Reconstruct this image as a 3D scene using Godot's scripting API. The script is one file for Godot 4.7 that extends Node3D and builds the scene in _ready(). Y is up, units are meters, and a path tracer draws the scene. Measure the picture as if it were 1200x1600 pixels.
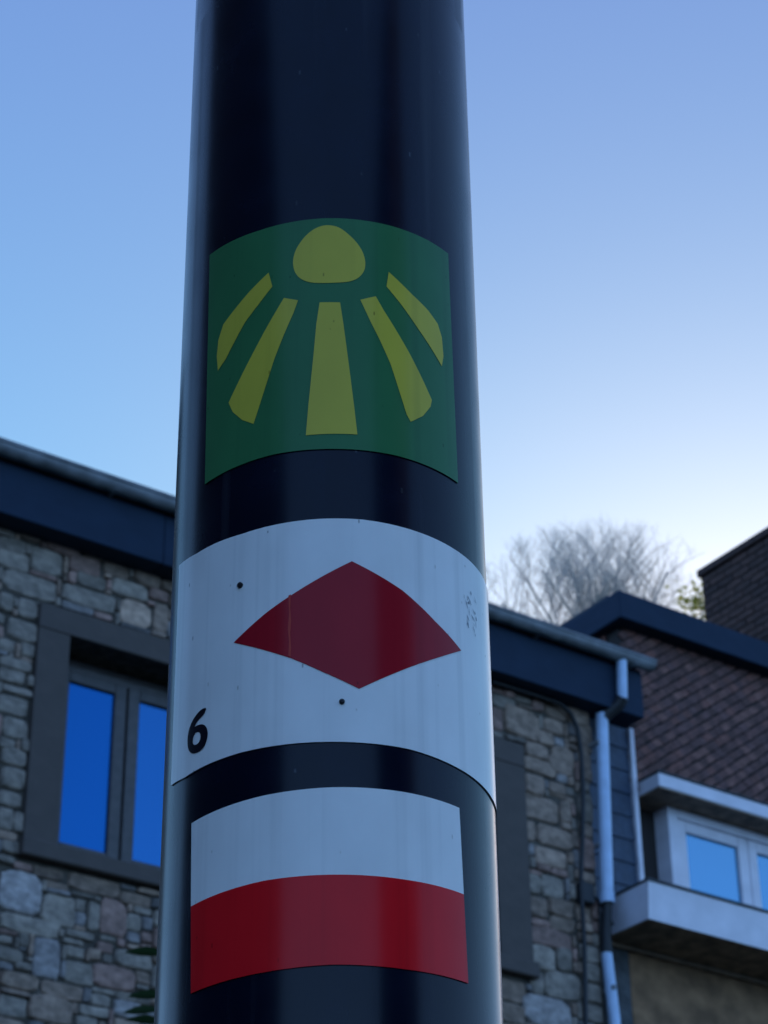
extends Node3D
# A dark navy post with three trail markers, seen from below against stone and tiled houses in shade.

const YAW := 0.61558            # the street front runs this way (radians about y)
const FRONT := 12.0             # metres from the eye to the street front, measured square to it
const EYE := 1.6
const POST := Vector3(-0.0213, 0.0, -0.7743)
const POST_R := 0.06

var rng := RandomNumberGenerator.new()
var M := {}
var taken := {}

func _ready() -> void:
	rng.seed = 7
	setup_camera()
	setup_sky()
	make_materials()
	ground()
	stone_house()
	tiled_house()
	opposite_houses()
	post()
	shell_marker()
	diamond_marker()
	stripe_marker()
	bare_tree()
	yellow_tree()
	laurel()

# ---------------------------------------------------------------- camera, sky, sun
func setup_camera() -> void:
	var cam := Camera3D.new()
	cam.name = "camera"
	var p := deg_to_rad(31.335)
	var r := deg_to_rad(-0.7744)
	var b := Basis(Vector3(cos(r), sin(r) * cos(p), sin(r) * sin(p)), Vector3(-sin(r), cos(r) * cos(p), cos(r) * sin(p)), Vector3(0, -sin(p), cos(p)))
	cam.transform = Transform3D(b, Vector3(0, EYE, 0))
	cam.fov = 24.86
	cam.near = 0.05
	cam.far = 2000.0
	var at := CameraAttributesPhysical.new()
	at.frustum_focal_length = 54.45
	at.frustum_focus_distance = 0.84
	at.exposure_aperture = 33.0
	at.frustum_near = 0.05
	at.frustum_far = 2000.0
	cam.attributes = at
	add_child(cam)
	cam.current = true

const SUN_AZ := 11.0
const SUN_EL := 16.0
func sun_dir() -> Vector3:
	var a := deg_to_rad(SUN_AZ)
	var e := deg_to_rad(SUN_EL)
	return Vector3(sin(a) * cos(e), sin(e), -cos(a) * cos(e))

func sky_light(v: Vector3) -> Color:
	# clear winter air: deep blue overhead and away from the sun, pale towards the horizon under it, bright round it
	var el := rad_to_deg(asin(clampf(v.y, -1.0, 1.0)))
	var ga := rad_to_deg(acos(clampf(v.dot(sun_dir()), -1.0, 1.0)))
	var side := smoothstep(-1.0, 1.0, cos(deg_to_rad(minf(ga * 1.15, 180.0))))
	side = pow(side, 2.5)
	var c := Vector3(0.125, 0.27, 0.72).lerp(Vector3(0.138, 0.185, 0.56), side)
	c += Vector3(0.72, 2.85, 3.0).lerp(Vector3(1.15, 2.25, 3.35), smoothstep(33.0, 12.0, el)) * exp(-maxf(el, 16.0) / 15.0) * side
	c += Vector3(1.1, 2.2, 3.5) * exp(-maxf(el, 6.0) / 13.0) * (1.0 - side)
	c += Vector3(11.4 * exp(-ga / 5.0), 7.6 * exp(-ga / 5.0), 8.0 * exp(-ga / 4.0))
	if el < 0.0:
		c *= 0.5
	return Color(c.x, c.y, c.z)

func setup_sky() -> void:
	var w := 512
	var h := 256
	var im := Image.create_empty(w, h, false, Image.FORMAT_RGBF)
	for j in h:
		var th := (j + 0.5) / h * PI
		for i in w:
			var az := (i + 0.5) / w * TAU
			im.set_pixel(i, j, sky_light(Vector3(sin(az) * sin(th), cos(th), -cos(az) * sin(th))))
	var pm := PanoramaSkyMaterial.new()
	pm.panorama = ImageTexture.create_from_image(im)
	var sk := Sky.new()
	sk.sky_material = pm
	var e := Environment.new()
	e.background_mode = Environment.BG_SKY
	e.sky = sk
	e.tonemap_mode = Environment.TONE_MAPPER_LINEAR
	e.tonemap_exposure = 1.0
	e.sdfgi_enabled = true
	e.ssao_enabled = true
	e.ssil_enabled = true
	var we := WorldEnvironment.new()
	we.name = "world_environment"
	we.environment = e
	add_child(we)
	var s := DirectionalLight3D.new()
	s.name = "sun"
	s.light_energy = 1.0
	s.light_color = Color(1.0, 0.9, 0.78)
	s.light_angular_distance = 0.5
	s.shadow_enabled = true
	s.look_at_from_position(sun_dir() * 100.0, Vector3.ZERO)
	add_child(s)

# ---------------------------------------------------------------- helpers
func lin(r: float, g: float, b: float) -> Color:
	return Color(r, g, b).linear_to_srgb()

func noise_tex(seed_: int, freq: float, lo: Color, hi: Color, w := 256, h := 256, oct := 4) -> ImageTexture:
	var n := FastNoiseLite.new()
	n.seed = seed_
	n.noise_type = FastNoiseLite.TYPE_SIMPLEX_SMOOTH
	n.frequency = freq
	n.fractal_octaves = oct
	var src := n.get_seamless_image(w, h)
	var im := Image.create_empty(w, h, true, Image.FORMAT_RGB8)
	for y in h:
		for x in w:
			im.set_pixel(x, y, lo.lerp(hi, src.get_pixel(x, y).r))
	im.generate_mipmaps()
	return ImageTexture.create_from_image(im)

func normal_tex(seed_: int, freq: float, strength: float, w := 256, h := 256, oct := 4) -> ImageTexture:
	var n := FastNoiseLite.new()
	n.seed = seed_
	n.frequency = freq
	n.fractal_octaves = oct
	var im := n.get_seamless_image(w, h)
	im.convert(Image.FORMAT_RGBA8)
	im.bump_map_to_normal_map(strength)
	im.generate_mipmaps()
	return ImageTexture.create_from_image(im)

func mat(key: String, c: Color, rough: float, tex: Texture2D = null, tri := 0.0, nrm: Texture2D = null, ns := 1.0) -> StandardMaterial3D:
	var m := StandardMaterial3D.new()
	m.resource_name = key
	m.albedo_color = c
	m.roughness = rough
	if tex:
		m.albedo_texture = tex
	if nrm:
		m.normal_enabled = true
		m.normal_texture = nrm
		m.normal_scale = ns
	if tri > 0.0:
		m.uv1_triplanar = true
		m.uv1_world_triplanar = true
		m.uv1_scale = Vector3.ONE * tri
	M[key] = m
	return m

func numbered(n: String) -> String:
	if not taken.has(n):
		taken[n] = 0
		return n
	taken[n] += 1
	return "%s_%03d" % [n, taken[n]]

func thing(called: String, label: String, category: String, at := Vector3.ZERO, turn := 0.0, group := "") -> Node3D:
	var o := Node3D.new()
	o.name = numbered(called)
	o.position = at
	o.rotation.y = turn
	add_child(o)
	o.set_meta("label", label)
	o.set_meta("category", category)
	if group != "":
		o.set_meta("group", group)
	return o

func part(parent: Node, called: String, mesh: Mesh, m: Material, at := Vector3.ZERO, rot := Vector3.ZERO) -> MeshInstance3D:
	var o := MeshInstance3D.new()
	o.name = called
	o.mesh = mesh
	o.material_override = m
	o.position = at
	o.rotation = rot
	parent.add_child(o, true)
	return o

func structure(called: String, mesh: Mesh, m: Material, at := Vector3.ZERO) -> MeshInstance3D:
	var o := part(self, called, mesh, m, at)
	o.set_meta("kind", "structure")
	return o

func begin() -> SurfaceTool:
	var st := SurfaceTool.new()
	st.begin(Mesh.PRIMITIVE_TRIANGLES)
	return st

func tri(st: SurfaceTool, a: Vector3, b: Vector3, c: Vector3, out: Vector3) -> void:
	var n := (b - a).cross(c - a)
	if n.length_squared() < 1e-16:
		return
	n = n.normalized()
	if n.dot(out) > 0.0:
		st.set_normal(n); st.add_vertex(a)
		st.set_normal(n); st.add_vertex(c)
		st.set_normal(n); st.add_vertex(b)
	else:
		st.set_normal(-n); st.add_vertex(a)
		st.set_normal(-n); st.add_vertex(b)
		st.set_normal(-n); st.add_vertex(c)

func quad(st: SurfaceTool, a: Vector3, b: Vector3, c: Vector3, d: Vector3, out: Vector3) -> void:
	tri(st, a, b, c, out)
	tri(st, a, c, d, out)

func add_box(st: SurfaceTool, lo: Vector3, hi: Vector3, bev := 0.0) -> void:
	# a box from corner lo to corner hi with chamfered edges
	var c := (lo + hi) / 2.0
	var s := (hi - lo) / 2.0
	var b := minf(bev, minf(s.x, minf(s.y, s.z)) * 0.8)
	for ax in 3:
		var u := (ax + 1) % 3
		var v := (ax + 2) % 3
		for sg in [-1.0, 1.0]:
			var n := Vector3.ZERO
			n[ax] = sg
			var q := []
			for k in [[-1, -1], [1, -1], [1, 1], [-1, 1]]:
				var p := Vector3.ZERO
				p[ax] = sg * s[ax]
				p[u] = k[0] * (s[u] - b)
				p[v] = k[1] * (s[v] - b)
				q.append(c + p)
			quad(st, q[0], q[1], q[2], q[3], n)
	if b <= 0.0:
		return
	for ax in 3:
		var u := (ax + 1) % 3
		var v := (ax + 2) % 3
		for su in [-1.0, 1.0]:
			for sv in [-1.0, 1.0]:
				var q := []
				for k in [[-1, 0], [1, 0], [1, 1], [-1, 1]]:
					var p := Vector3.ZERO
					p[ax] = k[0] * (s[ax] - b)
					p[u] = su * (s[u] - (b if k[1] == 1 else 0.0))
					p[v] = sv * (s[v] - (0.0 if k[1] == 1 else b))
					q.append(c + p)
				var n := Vector3.ZERO
				n[u] = su
				n[v] = sv
				quad(st, q[0], q[1], q[2], q[3], n)
	for sx in [-1.0, 1.0]:
		for sy in [-1.0, 1.0]:
			for sz in [-1.0, 1.0]:
				var n := Vector3(sx, sy, sz)
				tri(st, c + n * (s - Vector3(0, b, b)), c + n * (s - Vector3(b, 0, b)), c + n * (s - Vector3(b, b, 0)), n)

func box(lo: Vector3, hi: Vector3, bev := 0.0) -> Mesh:
	var st := begin()
	add_box(st, lo, hi, bev)
	return st.commit()

func add_tube(st: SurfaceTool, pts: Array, radii: Array, sides: int, caps := true) -> void:
	var rings := []
	var up := Vector3.UP
	for i in pts.size():
		var dir: Vector3 = (pts[min(i + 1, pts.size() - 1)] - pts[max(i - 1, 0)]).normalized()
		var ref := Vector3.RIGHT if absf(dir.dot(up)) > 0.9 else up
		var x := dir.cross(ref).normalized()
		var y := x.cross(dir).normalized()
		var ring := []
		for k in sides:
			var a := TAU * k / sides
			ring.append([pts[i] + (x * cos(a) + y * sin(a)) * radii[i], x * cos(a) + y * sin(a)])
		rings.append(ring)
	for i in pts.size() - 1:
		for k in sides:
			var k2 := (k + 1) % sides
			var A = rings[i][k]
			var B = rings[i][k2]
			var C = rings[i + 1][k2]
			var D = rings[i + 1][k]
			var n: Vector3 = (B[0] - A[0]).cross(C[0] - A[0])
			var flip: bool = n.dot(A[1] + B[1]) > 0.0
			for v in ([A, C, B, A, D, C] if flip else [A, B, C, A, C, D]):
				st.set_normal(v[1])
				st.add_vertex(v[0])
	if caps:
		for e in [0, pts.size() - 1]:
			var out: Vector3 = (pts[e] - pts[1 if e == 0 else e - 1])
			for k in sides:
				tri(st, pts[e], rings[e][k][0], rings[e][(k + 1) % sides][0], out)

func tube(pts: Array, radii: Array, sides := 12) -> Mesh:
	var st := begin()
	add_tube(st, pts, radii, sides)
	return st.commit()

func front_root(called: String, label: String, category: String, u0: float) -> Node3D:
	# a thing standing on the street front: its own x runs along the front, y up, z out towards the street
	var d := Vector3(cos(YAW), 0, -sin(YAW))
	var n := Vector3(sin(YAW), 0, cos(YAW))
	return thing(called, label, category, d * u0 - n * FRONT, YAW)

# ---------------------------------------------------------------- materials
func make_materials() -> void:
	var grain := noise_tex(11, 0.02, Color(0.55, 0.55, 0.55), Color(1, 1, 1), 256, 256, 5)
	var fine := noise_tex(12, 0.05, Color(0.7, 0.7, 0.7), Color(1, 1, 1), 256, 256, 5)
	var even := noise_tex(15, 0.02, Color(0.88, 0.88, 0.88), Color(1, 1, 1), 256, 256, 5)
	var bump := normal_tex(13, 0.03, 6.0)
	var soft := normal_tex(14, 0.012, 1.2)
	mat("mortar", lin(0.14, 0.115, 0.09), 0.95, grain, 1.5, bump)
	mat("surround", lin(0.092, 0.070, 0.058), 0.8, even, 1.2, bump, 0.15)
	mat("window_frame", lin(0.095, 0.08, 0.075), 0.5, fine, 1.0)
	mat("plaster", lin(0.55, 0.53, 0.5), 0.9)
	mat("fascia", lin(0.018, 0.034, 0.062), 0.65, even, 0.8, bump, 0.1).metallic_specular = 0.25
	mat("zinc", lin(0.36, 0.38, 0.40), 0.45, grain, 1.0)
	mat("roof_slate", lin(0.05, 0.055, 0.06), 0.7, fine, 1.0)
	mat("pipe", lin(0.52, 0.66, 0.86), 0.35, even, 1.0)
	mat("cable", lin(0.012, 0.012, 0.014), 0.6)
	mat("white_trim", lin(0.80, 0.75, 0.80), 0.45, even, 0.9)
	mat("soffit", lin(0.40, 0.27, 0.18), 0.8, grain, 1.0)
	mat("ochre", lin(0.40, 0.22, 0.115), 0.95, grain, 0.8, bump, 0.5)
	mat("quoin", lin(0.13, 0.135, 0.14), 0.9, grain, 0.8, bump)
	mat("cheek", lin(0.04, 0.042, 0.046), 0.8, fine, 1.0)
	mat("tile_bed", lin(0.03, 0.024, 0.022), 0.95)
	mat("brick_mortar", lin(0.05, 0.045, 0.042), 0.95, grain, 1.0)
	mat("asphalt", lin(0.13, 0.13, 0.13), 0.95, grain, 0.6)
	mat("paving", lin(0.34, 0.33, 0.31), 0.9, grain, 0.7)
	mat("grass", lin(0.06, 0.075, 0.03), 0.95, grain, 0.1)
	mat("bark", lin(0.46, 0.41, 0.36), 0.9)
	mat("dark_brick", lin(0.13, 0.085, 0.07), 0.9, grain, 0.7)
	mat("pale_render", lin(0.55, 0.47, 0.38), 0.9, grain, 0.5)
	for k in 4:
		mat("slate%d" % k, lin(0.032 + 0.006 * k, 0.058 + 0.006 * k, 0.105 + 0.008 * k), 0.55, fine, 1.1 + 0.2 * k, bump, 0.3)
		mat("brick%d" % k, lin(0.085 + 0.014 * k, 0.040 + 0.006 * k, 0.030 + 0.004 * k), 0.9, grain, 2.0, bump, 0.6)
	var tc := [[0.105, 0.075, 0.075], [0.085, 0.062, 0.064], [0.12, 0.08, 0.074], [0.095, 0.074, 0.08], [0.14, 0.105, 0.10], [0.072, 0.052, 0.05]]
	for k in 6:
		mat("tile%d" % k, lin(tc[k][0] * 2.15, tc[k][1] * 1.25, tc[k][2] * 1.0), 0.8, grain, 2.0, bump, 0.5)
	var hues := [Vector3(1.38, 1.10, 0.86), Vector3(1.58, 1.08, 0.78), Vector3(1.66, 1.0, 0.78), Vector3(1.22, 1.05, 0.96)]
	for t in 7:
		for h in 4:
			var a := 0.10 + 0.072 * t
			mat("stone_%d_%d" % [t, h], lin(a * hues[h].x, a * hues[h].y, a * hues[h].z), 0.9, grain, 2.2, bump, 0.8)
	var wavy := normal_tex(16, 0.006, 1.5)
	for a in [["glass_blue", 0.004, 0.125, 0.37, 0.9], ["glass_mid", 0.02, 0.17, 0.44, 0.55], ["glass_pale", 0.17, 0.37, 0.55, 0.85]]:
		var g := mat(a[0], lin(a[1], a[2], a[3]), 0.04, null, 0.35, wavy, 0.08)
		g.metallic = 0.75
		g.transparency = BaseMaterial3D.TRANSPARENCY_ALPHA
		g.albedo_color.a = a[4]
	mat("blind", lin(0.62, 0.62, 0.6), 0.8)
	# the post: navy paint, its gloss gone uneven, with dust specks and dried runs of rain
	var pw := 512
	var ph := 1024
	var n1 := FastNoiseLite.new()
	n1.seed = 31
	n1.frequency = 0.02
	n1.fractal_octaves = 4
	var pi := Image.create_empty(pw, ph, true, Image.FORMAT_RGB8)
	var pr := Image.create_empty(pw, ph, true, Image.FORMAT_RGB8)
	for y in ph:
		for x in pw:
			var run := n1.get_noise_2d(x * 2.2, y * 0.06)
			var spot := n1.get_noise_2d(x * 1.1 + 900.0, y * 1.1)
			var k := 1.0 + 0.25 * spot
			var dust := maxf(0.0, run - 0.28) * 0.035
			pi.set_pixel(x, y, lin(0.0001 * k + dust, 0.0024 * k + dust * 1.05, 0.011 * k + dust * 1.1))
			var rough := clampf(0.25 + 0.06 * spot + maxf(0.0, run - 0.2) * 0.35, 0.15, 0.5)
			pr.set_pixel(x, y, Color(rough, rough, rough))
	var r3 := RandomNumberGenerator.new()
	r3.seed = 41
	for k in 170:
		var c := r3.randf_range(0.015, 0.07)
		pi.fill_rect(Rect2i(r3.randi_range(0, pw - 3), r3.randi_range(0, ph - 4), 1, r3.randi_range(1, 3)), lin(c, c * 1.05, c * 1.15))
	pi.generate_mipmaps()
	pr.generate_mipmaps()
	var post_m := mat("post_paint", Color(1, 1, 1), 1.0, ImageTexture.create_from_image(pi), 0.0, soft, 0.06)
	post_m.roughness_texture = ImageTexture.create_from_image(pr)
	post_m.metallic_specular = 0.22
	post_m.clearcoat_enabled = true
	post_m.clearcoat = 0.3
	post_m.clearcoat_roughness = 0.18
	# the film of the markers: a little grime, faint runs, pin-prick specks
	var fi := Image.create_empty(512, 512, true, Image.FORMAT_RGB8)
	for y in 512:
		for x in 512:
			var run := n1.get_noise_2d(x * 2.5 + 300.0, y * 0.05 + 70.0)
			var spot := n1.get_noise_2d(x * 0.8 + 50.0, y * 0.8 + 400.0)
			var k := 0.965 + 0.03 * spot - maxf(0.0, run - 0.15) * 0.09
			fi.set_pixel(x, y, Color(k, k * 0.998, k * 0.99))
	for k in 110:
		var c := r3.randf_range(0.55, 0.9)
		fi.fill_rect(Rect2i(r3.randi_range(0, 510), r3.randi_range(0, 509), 1, r3.randi_range(1, 2)), Color(c, c * 0.98, c * 0.94))
	fi.generate_mipmaps()
	var film := ImageTexture.create_from_image(fi)
	for a in [["vinyl_white", 0.86, 0.82, 0.79], ["vinyl_red", 0.74, 0.010, 0.016], ["vinyl_crimson", 0.38, 0.010, 0.020], ["vinyl_green", 0.042, 0.175, 0.065], ["vinyl_yellow", 0.62, 0.50, 0.06], ["print_black", 0.006, 0.006, 0.014], ["screw", 0.02, 0.02, 0.025], ["scuff", 0.20, 0.22, 0.26], ["glint_red", 0.55, 0.05, 0.035]]:
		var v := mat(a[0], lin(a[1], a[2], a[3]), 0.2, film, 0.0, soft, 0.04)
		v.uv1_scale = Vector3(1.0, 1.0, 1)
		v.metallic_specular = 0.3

# ---------------------------------------------------------------- outlines on the post: degrees round it from the street side, millimetres above the eye
const DOME := [-12.01, 547.88, -11.54, 552.32, -10.26, 555.99, -7.77, 560.19, -4.79, 563.4, -1.32, 565.28, 1.65, 565.5, 5.12, 564.56, 8.6, 561.3, 11.59, 557.76, 14.08, 552.97, 14.85, 547.94, 14.22, 543.97, 11.99, 540.4, 9.01, 538.5, 5.09, 537.68, -0.77, 537.35, -5.66, 537.91, -9.14, 540.11, -11.17, 543.49]
const RAY_A := [-21.26, 545.9, -19.66, 538.77, -25.18, 531.85, -30.75, 525.48, -35.41, 518.06, -39.1, 512.28, -43.1, 508.67, -43.94, 515.95, -43.33, 523.17, -40.99, 529.29, -35.21, 534.11, -29.63, 538.99, -25.36, 542.5]
const RAY_B := [-15.12, 532.17, -9.86, 530.07, -11.51, 524.3, -14.93, 514.98, -18.37, 504.68, -21.82, 492.21, -24.32, 483.33, -26.14, 477.35, -30.9, 480.78, -35.17, 486.06, -37.18, 491.15, -33.08, 498.53, -26.99, 509.72, -21.72, 519.81, -17.63, 527.46]
const RAY_C := [-2.01, 528.29, 5.36, 528.33, 6.51, 518.39, 8.39, 500.09, 10.23, 481.01, 11.31, 468.73, -6.65, 468.19, -5.86, 480.86, -4.06, 504.84, -3.15, 518.35]
const RAY_D := [12.73, 530.36, 18.5, 533.11, 21.54, 527.17, 27.27, 517.6, 31.59, 510.42, 36.09, 502.32, 41.2, 492.93, 40.47, 489.56, 36.86, 483.8, 31.55, 479.17, 29.94, 481.85, 27.38, 490.63, 23.85, 502.96, 19.83, 513, 16.36, 520.95]
const RAY_E := [23.68, 546.25, 22.73, 538.91, 28.6, 532.14, 35.38, 523.79, 41.49, 517.13, 46.83, 511.31, 47.89, 516.63, 47.3, 525.14, 45.31, 530.42, 40.65, 534.43, 33.31, 538.8, 27.67, 543.05]
const GREEN := [-50.5, 568.8, -25.82, 568.05, 1.16, 569.05, 31.54, 569.33, 52.96, 569.43, 54.53, 462.34, 24.33, 462.45, 2.18, 461.97, -18.81, 461.8, -48.63, 460.22]
const DIAMOND := [9.15, 414.65, 26.89, 405.78, 40.19, 397.09, 52.79, 390.46, 29.79, 376, 11.32, 364.07, -0.23, 370.01, -11.24, 376.37, -32.15, 387.08, -19.87, 395.82, -9.41, 402.55]
const WHITE_HALF := [-49.69, 323.73, -19.78, 325.65, 2.73, 326.78, 26.45, 327.49, 49.22, 327.95, 50.17, 296.65, 25.91, 295.85, 0.71, 295.4, -19.3, 294.97, -48.5, 293.08]
const RED_HALF := [-48.5, 293.08, -19.3, 294.97, 0.71, 295.4, 25.91, 295.85, 50.17, 296.65, 51.06, 265.66, 25.38, 264.75, 2.72, 264.48, -18.8, 263.36, -47, 262.27]
const SIX := [-43.52, 365.49, -44.06, 364.14, -45.03, 363.1, -46.67, 362.48, -48.36, 361.74, -49.29, 360.7, -49.63, 360.22, -47.85, 360.23, -45.72, 359.87, -43.84, 358.62, -42.7, 356.5, -42.5, 354.28, -43.17, 351.75, -44.49, 350.08, -46.93, 349.44, -50.03, 350.02, -52.24, 351.82, -53.38, 354.44, -53.54, 357.3, -53.18, 359.64, -52.07, 361.99, -50.27, 363.75, -48.08, 365.06, -45.97, 365.8]
const SIX_HOLE := [-47.3, 357.59, -46.18, 356.24, -46.11, 354.51, -46.88, 353.11, -48.6, 352.84, -50.22, 353.79, -50.4, 355.4, -49.93, 357.07, -48.83, 357.73]
const BAND := [-66.16, 434.39, -51.81, 432.01, -29.76, 431.03, -1.44, 432.12, 13.15, 432.47, 35.85, 432.07, 50.45, 431.81, 77.24, 431.74, 95, 431.9, 118, 431.9, 118, 342.6, 95, 342.6, 74.81, 341.95, 46.92, 343.07, 28.14, 343.97, 2.73, 343.63, -27.79, 343.51, -54.59, 342.94, -65.81, 344.53]

# stones of the wall that can be told apart: along the front, height, width, height of the stone, lightness, hue
const STONES := [[5.65, 9.41, 0.15, 0.09, 0.25, 1], [5.52, 9.29, 0.2, 0.11, 0.35, 0], [5.54, 9.19, 0.22, 0.13, 0.6, 0], [5.78, 9.24, 0.22, 0.18, 0.55, 0], [5.89, 9.41, 0.24, 0.13, 0.3, 2], [6.06, 9.31, 0.24, 0.13, 0.4, 2], [6.11, 9.21, 0.22, 0.11, 0.4, 0], [6.1, 9.07, 0.39, 0.14, 0.5, 0], [5.67, 9.04, 0.38, 0.15, 0.5, 0], [6.3, 9.37, 0.18, 0.14, 0.3, 1], [6.4, 9.23, 0.27, 0.13, 0.62, 0], [6.46, 9.07, 0.24, 0.19, 0.85, 1], [6.65, 9.1, 0.11, 0.21, 0.5, 1], [6.53, 9.37, 0.21, 0.14, 0.28, 1], [6.62, 9.26, 0.14, 0.09, 0.35, 2], [6.12, 9.43, 0.16, 0.1, 0.25, 1], [5.51, 8.87, 0.1, 0.12, 0.45, 0], [5.67, 8.86, 0.14, 0.13, 0.45, 0], [5.65, 8.7, 0.23, 0.15, 0.55, 0], [5.54, 8.56, 0.12, 0.09, 0.5, 0], [5.69, 8.57, 0.1, 0.1, 0.45, 0], [5.62, 8.45, 0.23, 0.08, 0.55, 0], [5.62, 8.36, 0.13, 0.1, 0.5, 0], [5.54, 8.36, 0.07, 0.1, 0.4, 0], [5.73, 8.36, 0.05, 0.08, 0.5, 0], [5.65, 8.27, 0.21, 0.05, 0.6, 0], [5.62, 8.16, 0.21, 0.12, 0.5, 0], [5.65, 8.01, 0.18, 0.14, 0.52, 0], [5.6, 7.89, 0.11, 0.07, 0.4, 0], [5.72, 7.91, 0.06, 0.09, 0.4, 0], [5.65, 7.81, 0.17, 0.12, 0.5, 0], [5.66, 7.67, 0.16, 0.13, 0.5, 0], [5.65, 7.53, 0.17, 0.1, 0.5, 0], [5.63, 7.39, 0.11, 0.14, 0.5, 0], [5.72, 7.39, 0.07, 0.13, 0.42, 0], [5.68, 7.22, 0.13, 0.08, 0.5, 0], [5.65, 7.13, 0.12, 0.05, 0.4, 0], [5.77, 6.94, 0.28, 0.26, 0.95, 3], [5.94, 7.11, 0.22, 0.07, 0.25, 1], [6.01, 7.04, 0.16, 0.05, 0.3, 1], [6.03, 6.89, 0.23, 0.2, 0.6, 0], [6.17, 6.95, 0.07, 0.08, 0.5, 0], [6.26, 7.1, 0.37, 0.11, 0.4, 1], [6.27, 6.9, 0.08, 0.19, 0.5, 0], [6.41, 6.92, 0.18, 0.23, 0.5, 2], [6.55, 7.07, 0.23, 0.08, 0.35, 1], [6.61, 7.01, 0.13, 0.05, 0.5, 0], [6.55, 6.92, 0.1, 0.11, 0.5, 0], [5.84, 6.75, 0.41, 0.11, 0.6, 0], [5.69, 6.63, 0.09, 0.05, 0.6, 0], [5.81, 6.65, 0.07, 0.08, 0.4, 0], [5.97, 6.57, 0.18, 0.25, 0.65, 3], [6.18, 6.76, 0.2, 0.05, 0.55, 0], [6.14, 6.71, 0.15, 0.04, 0.55, 0], [6.16, 6.65, 0.12, 0.07, 0.62, 0], [6.29, 6.66, 0.08, 0.07, 0.5, 1], [6.36, 6.72, 0.11, 0.07, 0.4, 2], [6.56, 6.68, 0.25, 0.11, 0.55, 0], [5.72, 6.54, 0.19, 0.09, 0.3, 0], [5.82, 6.49, 0.11, 0.05, 0.3, 0], [6.19, 6.52, 0.2, 0.14, 0.5, 0], [6.43, 6.54, 0.3, 0.15, 0.42, 2], [6.63, 6.58, 0.1, 0.08, 0.35, 1], [5.8, 6.39, 0.25, 0.1, 0.45, 1], [6.09, 6.39, 0.28, 0.1, 0.42, 1], [5.77, 6.23, 0.2, 0.13, 0.5, 0], [6.02, 6.26, 0.28, 0.16, 0.5, 1], [6.34, 6.38, 0.14, 0.08, 0.55, 0], [6.3, 6.3, 0.2, 0.07, 0.6, 0], [6.26, 6.23, 0.15, 0.07, 0.5, 0], [6.54, 6.36, 0.19, 0.11, 0.75, 3], [6.52, 6.44, 0.16, 0.05, 0.45, 0], [6.64, 6.45, 0.09, 0.08, 0.4, 0], [9.54, 9.26, 0.23, 0.12, 0.4, 0], [9.72, 9.37, 0.16, 0.12, 0.4, 0], [9.69, 9.14, 0.32, 0.24, 0.45, 1], [10.03, 9.37, 0.21, 0.18, 0.4, 1], [10, 9.19, 0.19, 0.12, 0.5, 1], [9.92, 9.08, 0.16, 0.12, 0.55, 1], [10.24, 9.39, 0.21, 0.23, 0.42, 1], [9.47, 9.11, 0.1, 0.18, 0.35, 2], [9.83, 8.95, 0.21, 0.12, 0.55, 1], [9.85, 8.83, 0.3, 0.12, 0.52, 1], [10.07, 8.96, 0.21, 0.16, 0.42, 1], [9.79, 8.67, 0.18, 0.16, 0.48, 1], [10, 8.68, 0.16, 0.1, 0.5, 1], [10.3, 9.18, 0.13, 0.26, 0.38, 1], [9.79, 8.68, 0.2, 0.14, 0.45, 1], [10, 8.69, 0.16, 0.1, 0.45, 1], [10.05, 8.9, 0.23, 0.16, 0.42, 1], [9.84, 8.5, 0.32, 0.19, 0.5, 1], [10.07, 8.52, 0.1, 0.17, 0.42, 1], [9.96, 8.3, 0.32, 0.16, 0.52, 1], [9.73, 8.3, 0.1, 0.15, 0.45, 1], [9.91, 8.13, 0.31, 0.14, 0.62, 1], [9.74, 7.89, 0.12, 0.14, 0.5, 0], [9.91, 7.91, 0.2, 0.17, 0.55, 0], [9.77, 7.72, 0.18, 0.15, 0.4, 1], [9.98, 7.76, 0.22, 0.13, 0.3, 1], [9.87, 7.51, 0.37, 0.15, 0.35, 2], [9.79, 7.35, 0.22, 0.17, 0.6, 0], [9.98, 7.38, 0.14, 0.17, 0.35, 0], [9.73, 7.15, 0.12, 0.16, 0.5, 0], [9.96, 7.19, 0.31, 0.2, 0.5, 0], [9.81, 6.97, 0.43, 0.21, 0.75, 3], [9.51, 7.06, 0.23, 0.16, 0.4, 1], [9.49, 6.89, 0.23, 0.14, 0.4, 1], [10.28, 8.96, 0.13, 0.26, 0.36, 1], [10.27, 8.6, 0.13, 0.23, 0.4, 0], [10.25, 8.23, 0.14, 0.27, 0.4, 2], [10.22, 7.33, 0.17, 0.14, 0.3, 0], [10.22, 7.18, 0.17, 0.14, 0.3, 0], [10.21, 7.03, 0.17, 0.13, 0.35, 0]]

func outline(a: Array) -> PackedVector2Array:
	var p := PackedVector2Array()
	for i in range(0, a.size(), 2):
		p.append(Vector2(a[i], a[i + 1]))
	return p

func rounded(a: Array, times: int) -> Array:
	# cut the corners of an outline so that curves read as curves
	var p := outline(a)
	for t in times:
		var q := PackedVector2Array()
		for i in p.size():
			var n := p[(i + 1) % p.size()]
			var c := 0.25 if p[i].distance_to(n) < 12.0 else 0.06
			q.append(p[i].lerp(n, c))
			q.append(p[i].lerp(n, 1.0 - c))
		p = q
	var out := []
	for v in p:
		out.append(v.x)
		out.append(v.y)
	return out

func on_post(deg: float, mm: float, r: float) -> Vector3:
	return Vector3(sin(deg_to_rad(deg)) * r, mm * 0.001, cos(deg_to_rad(deg)) * r)

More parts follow.
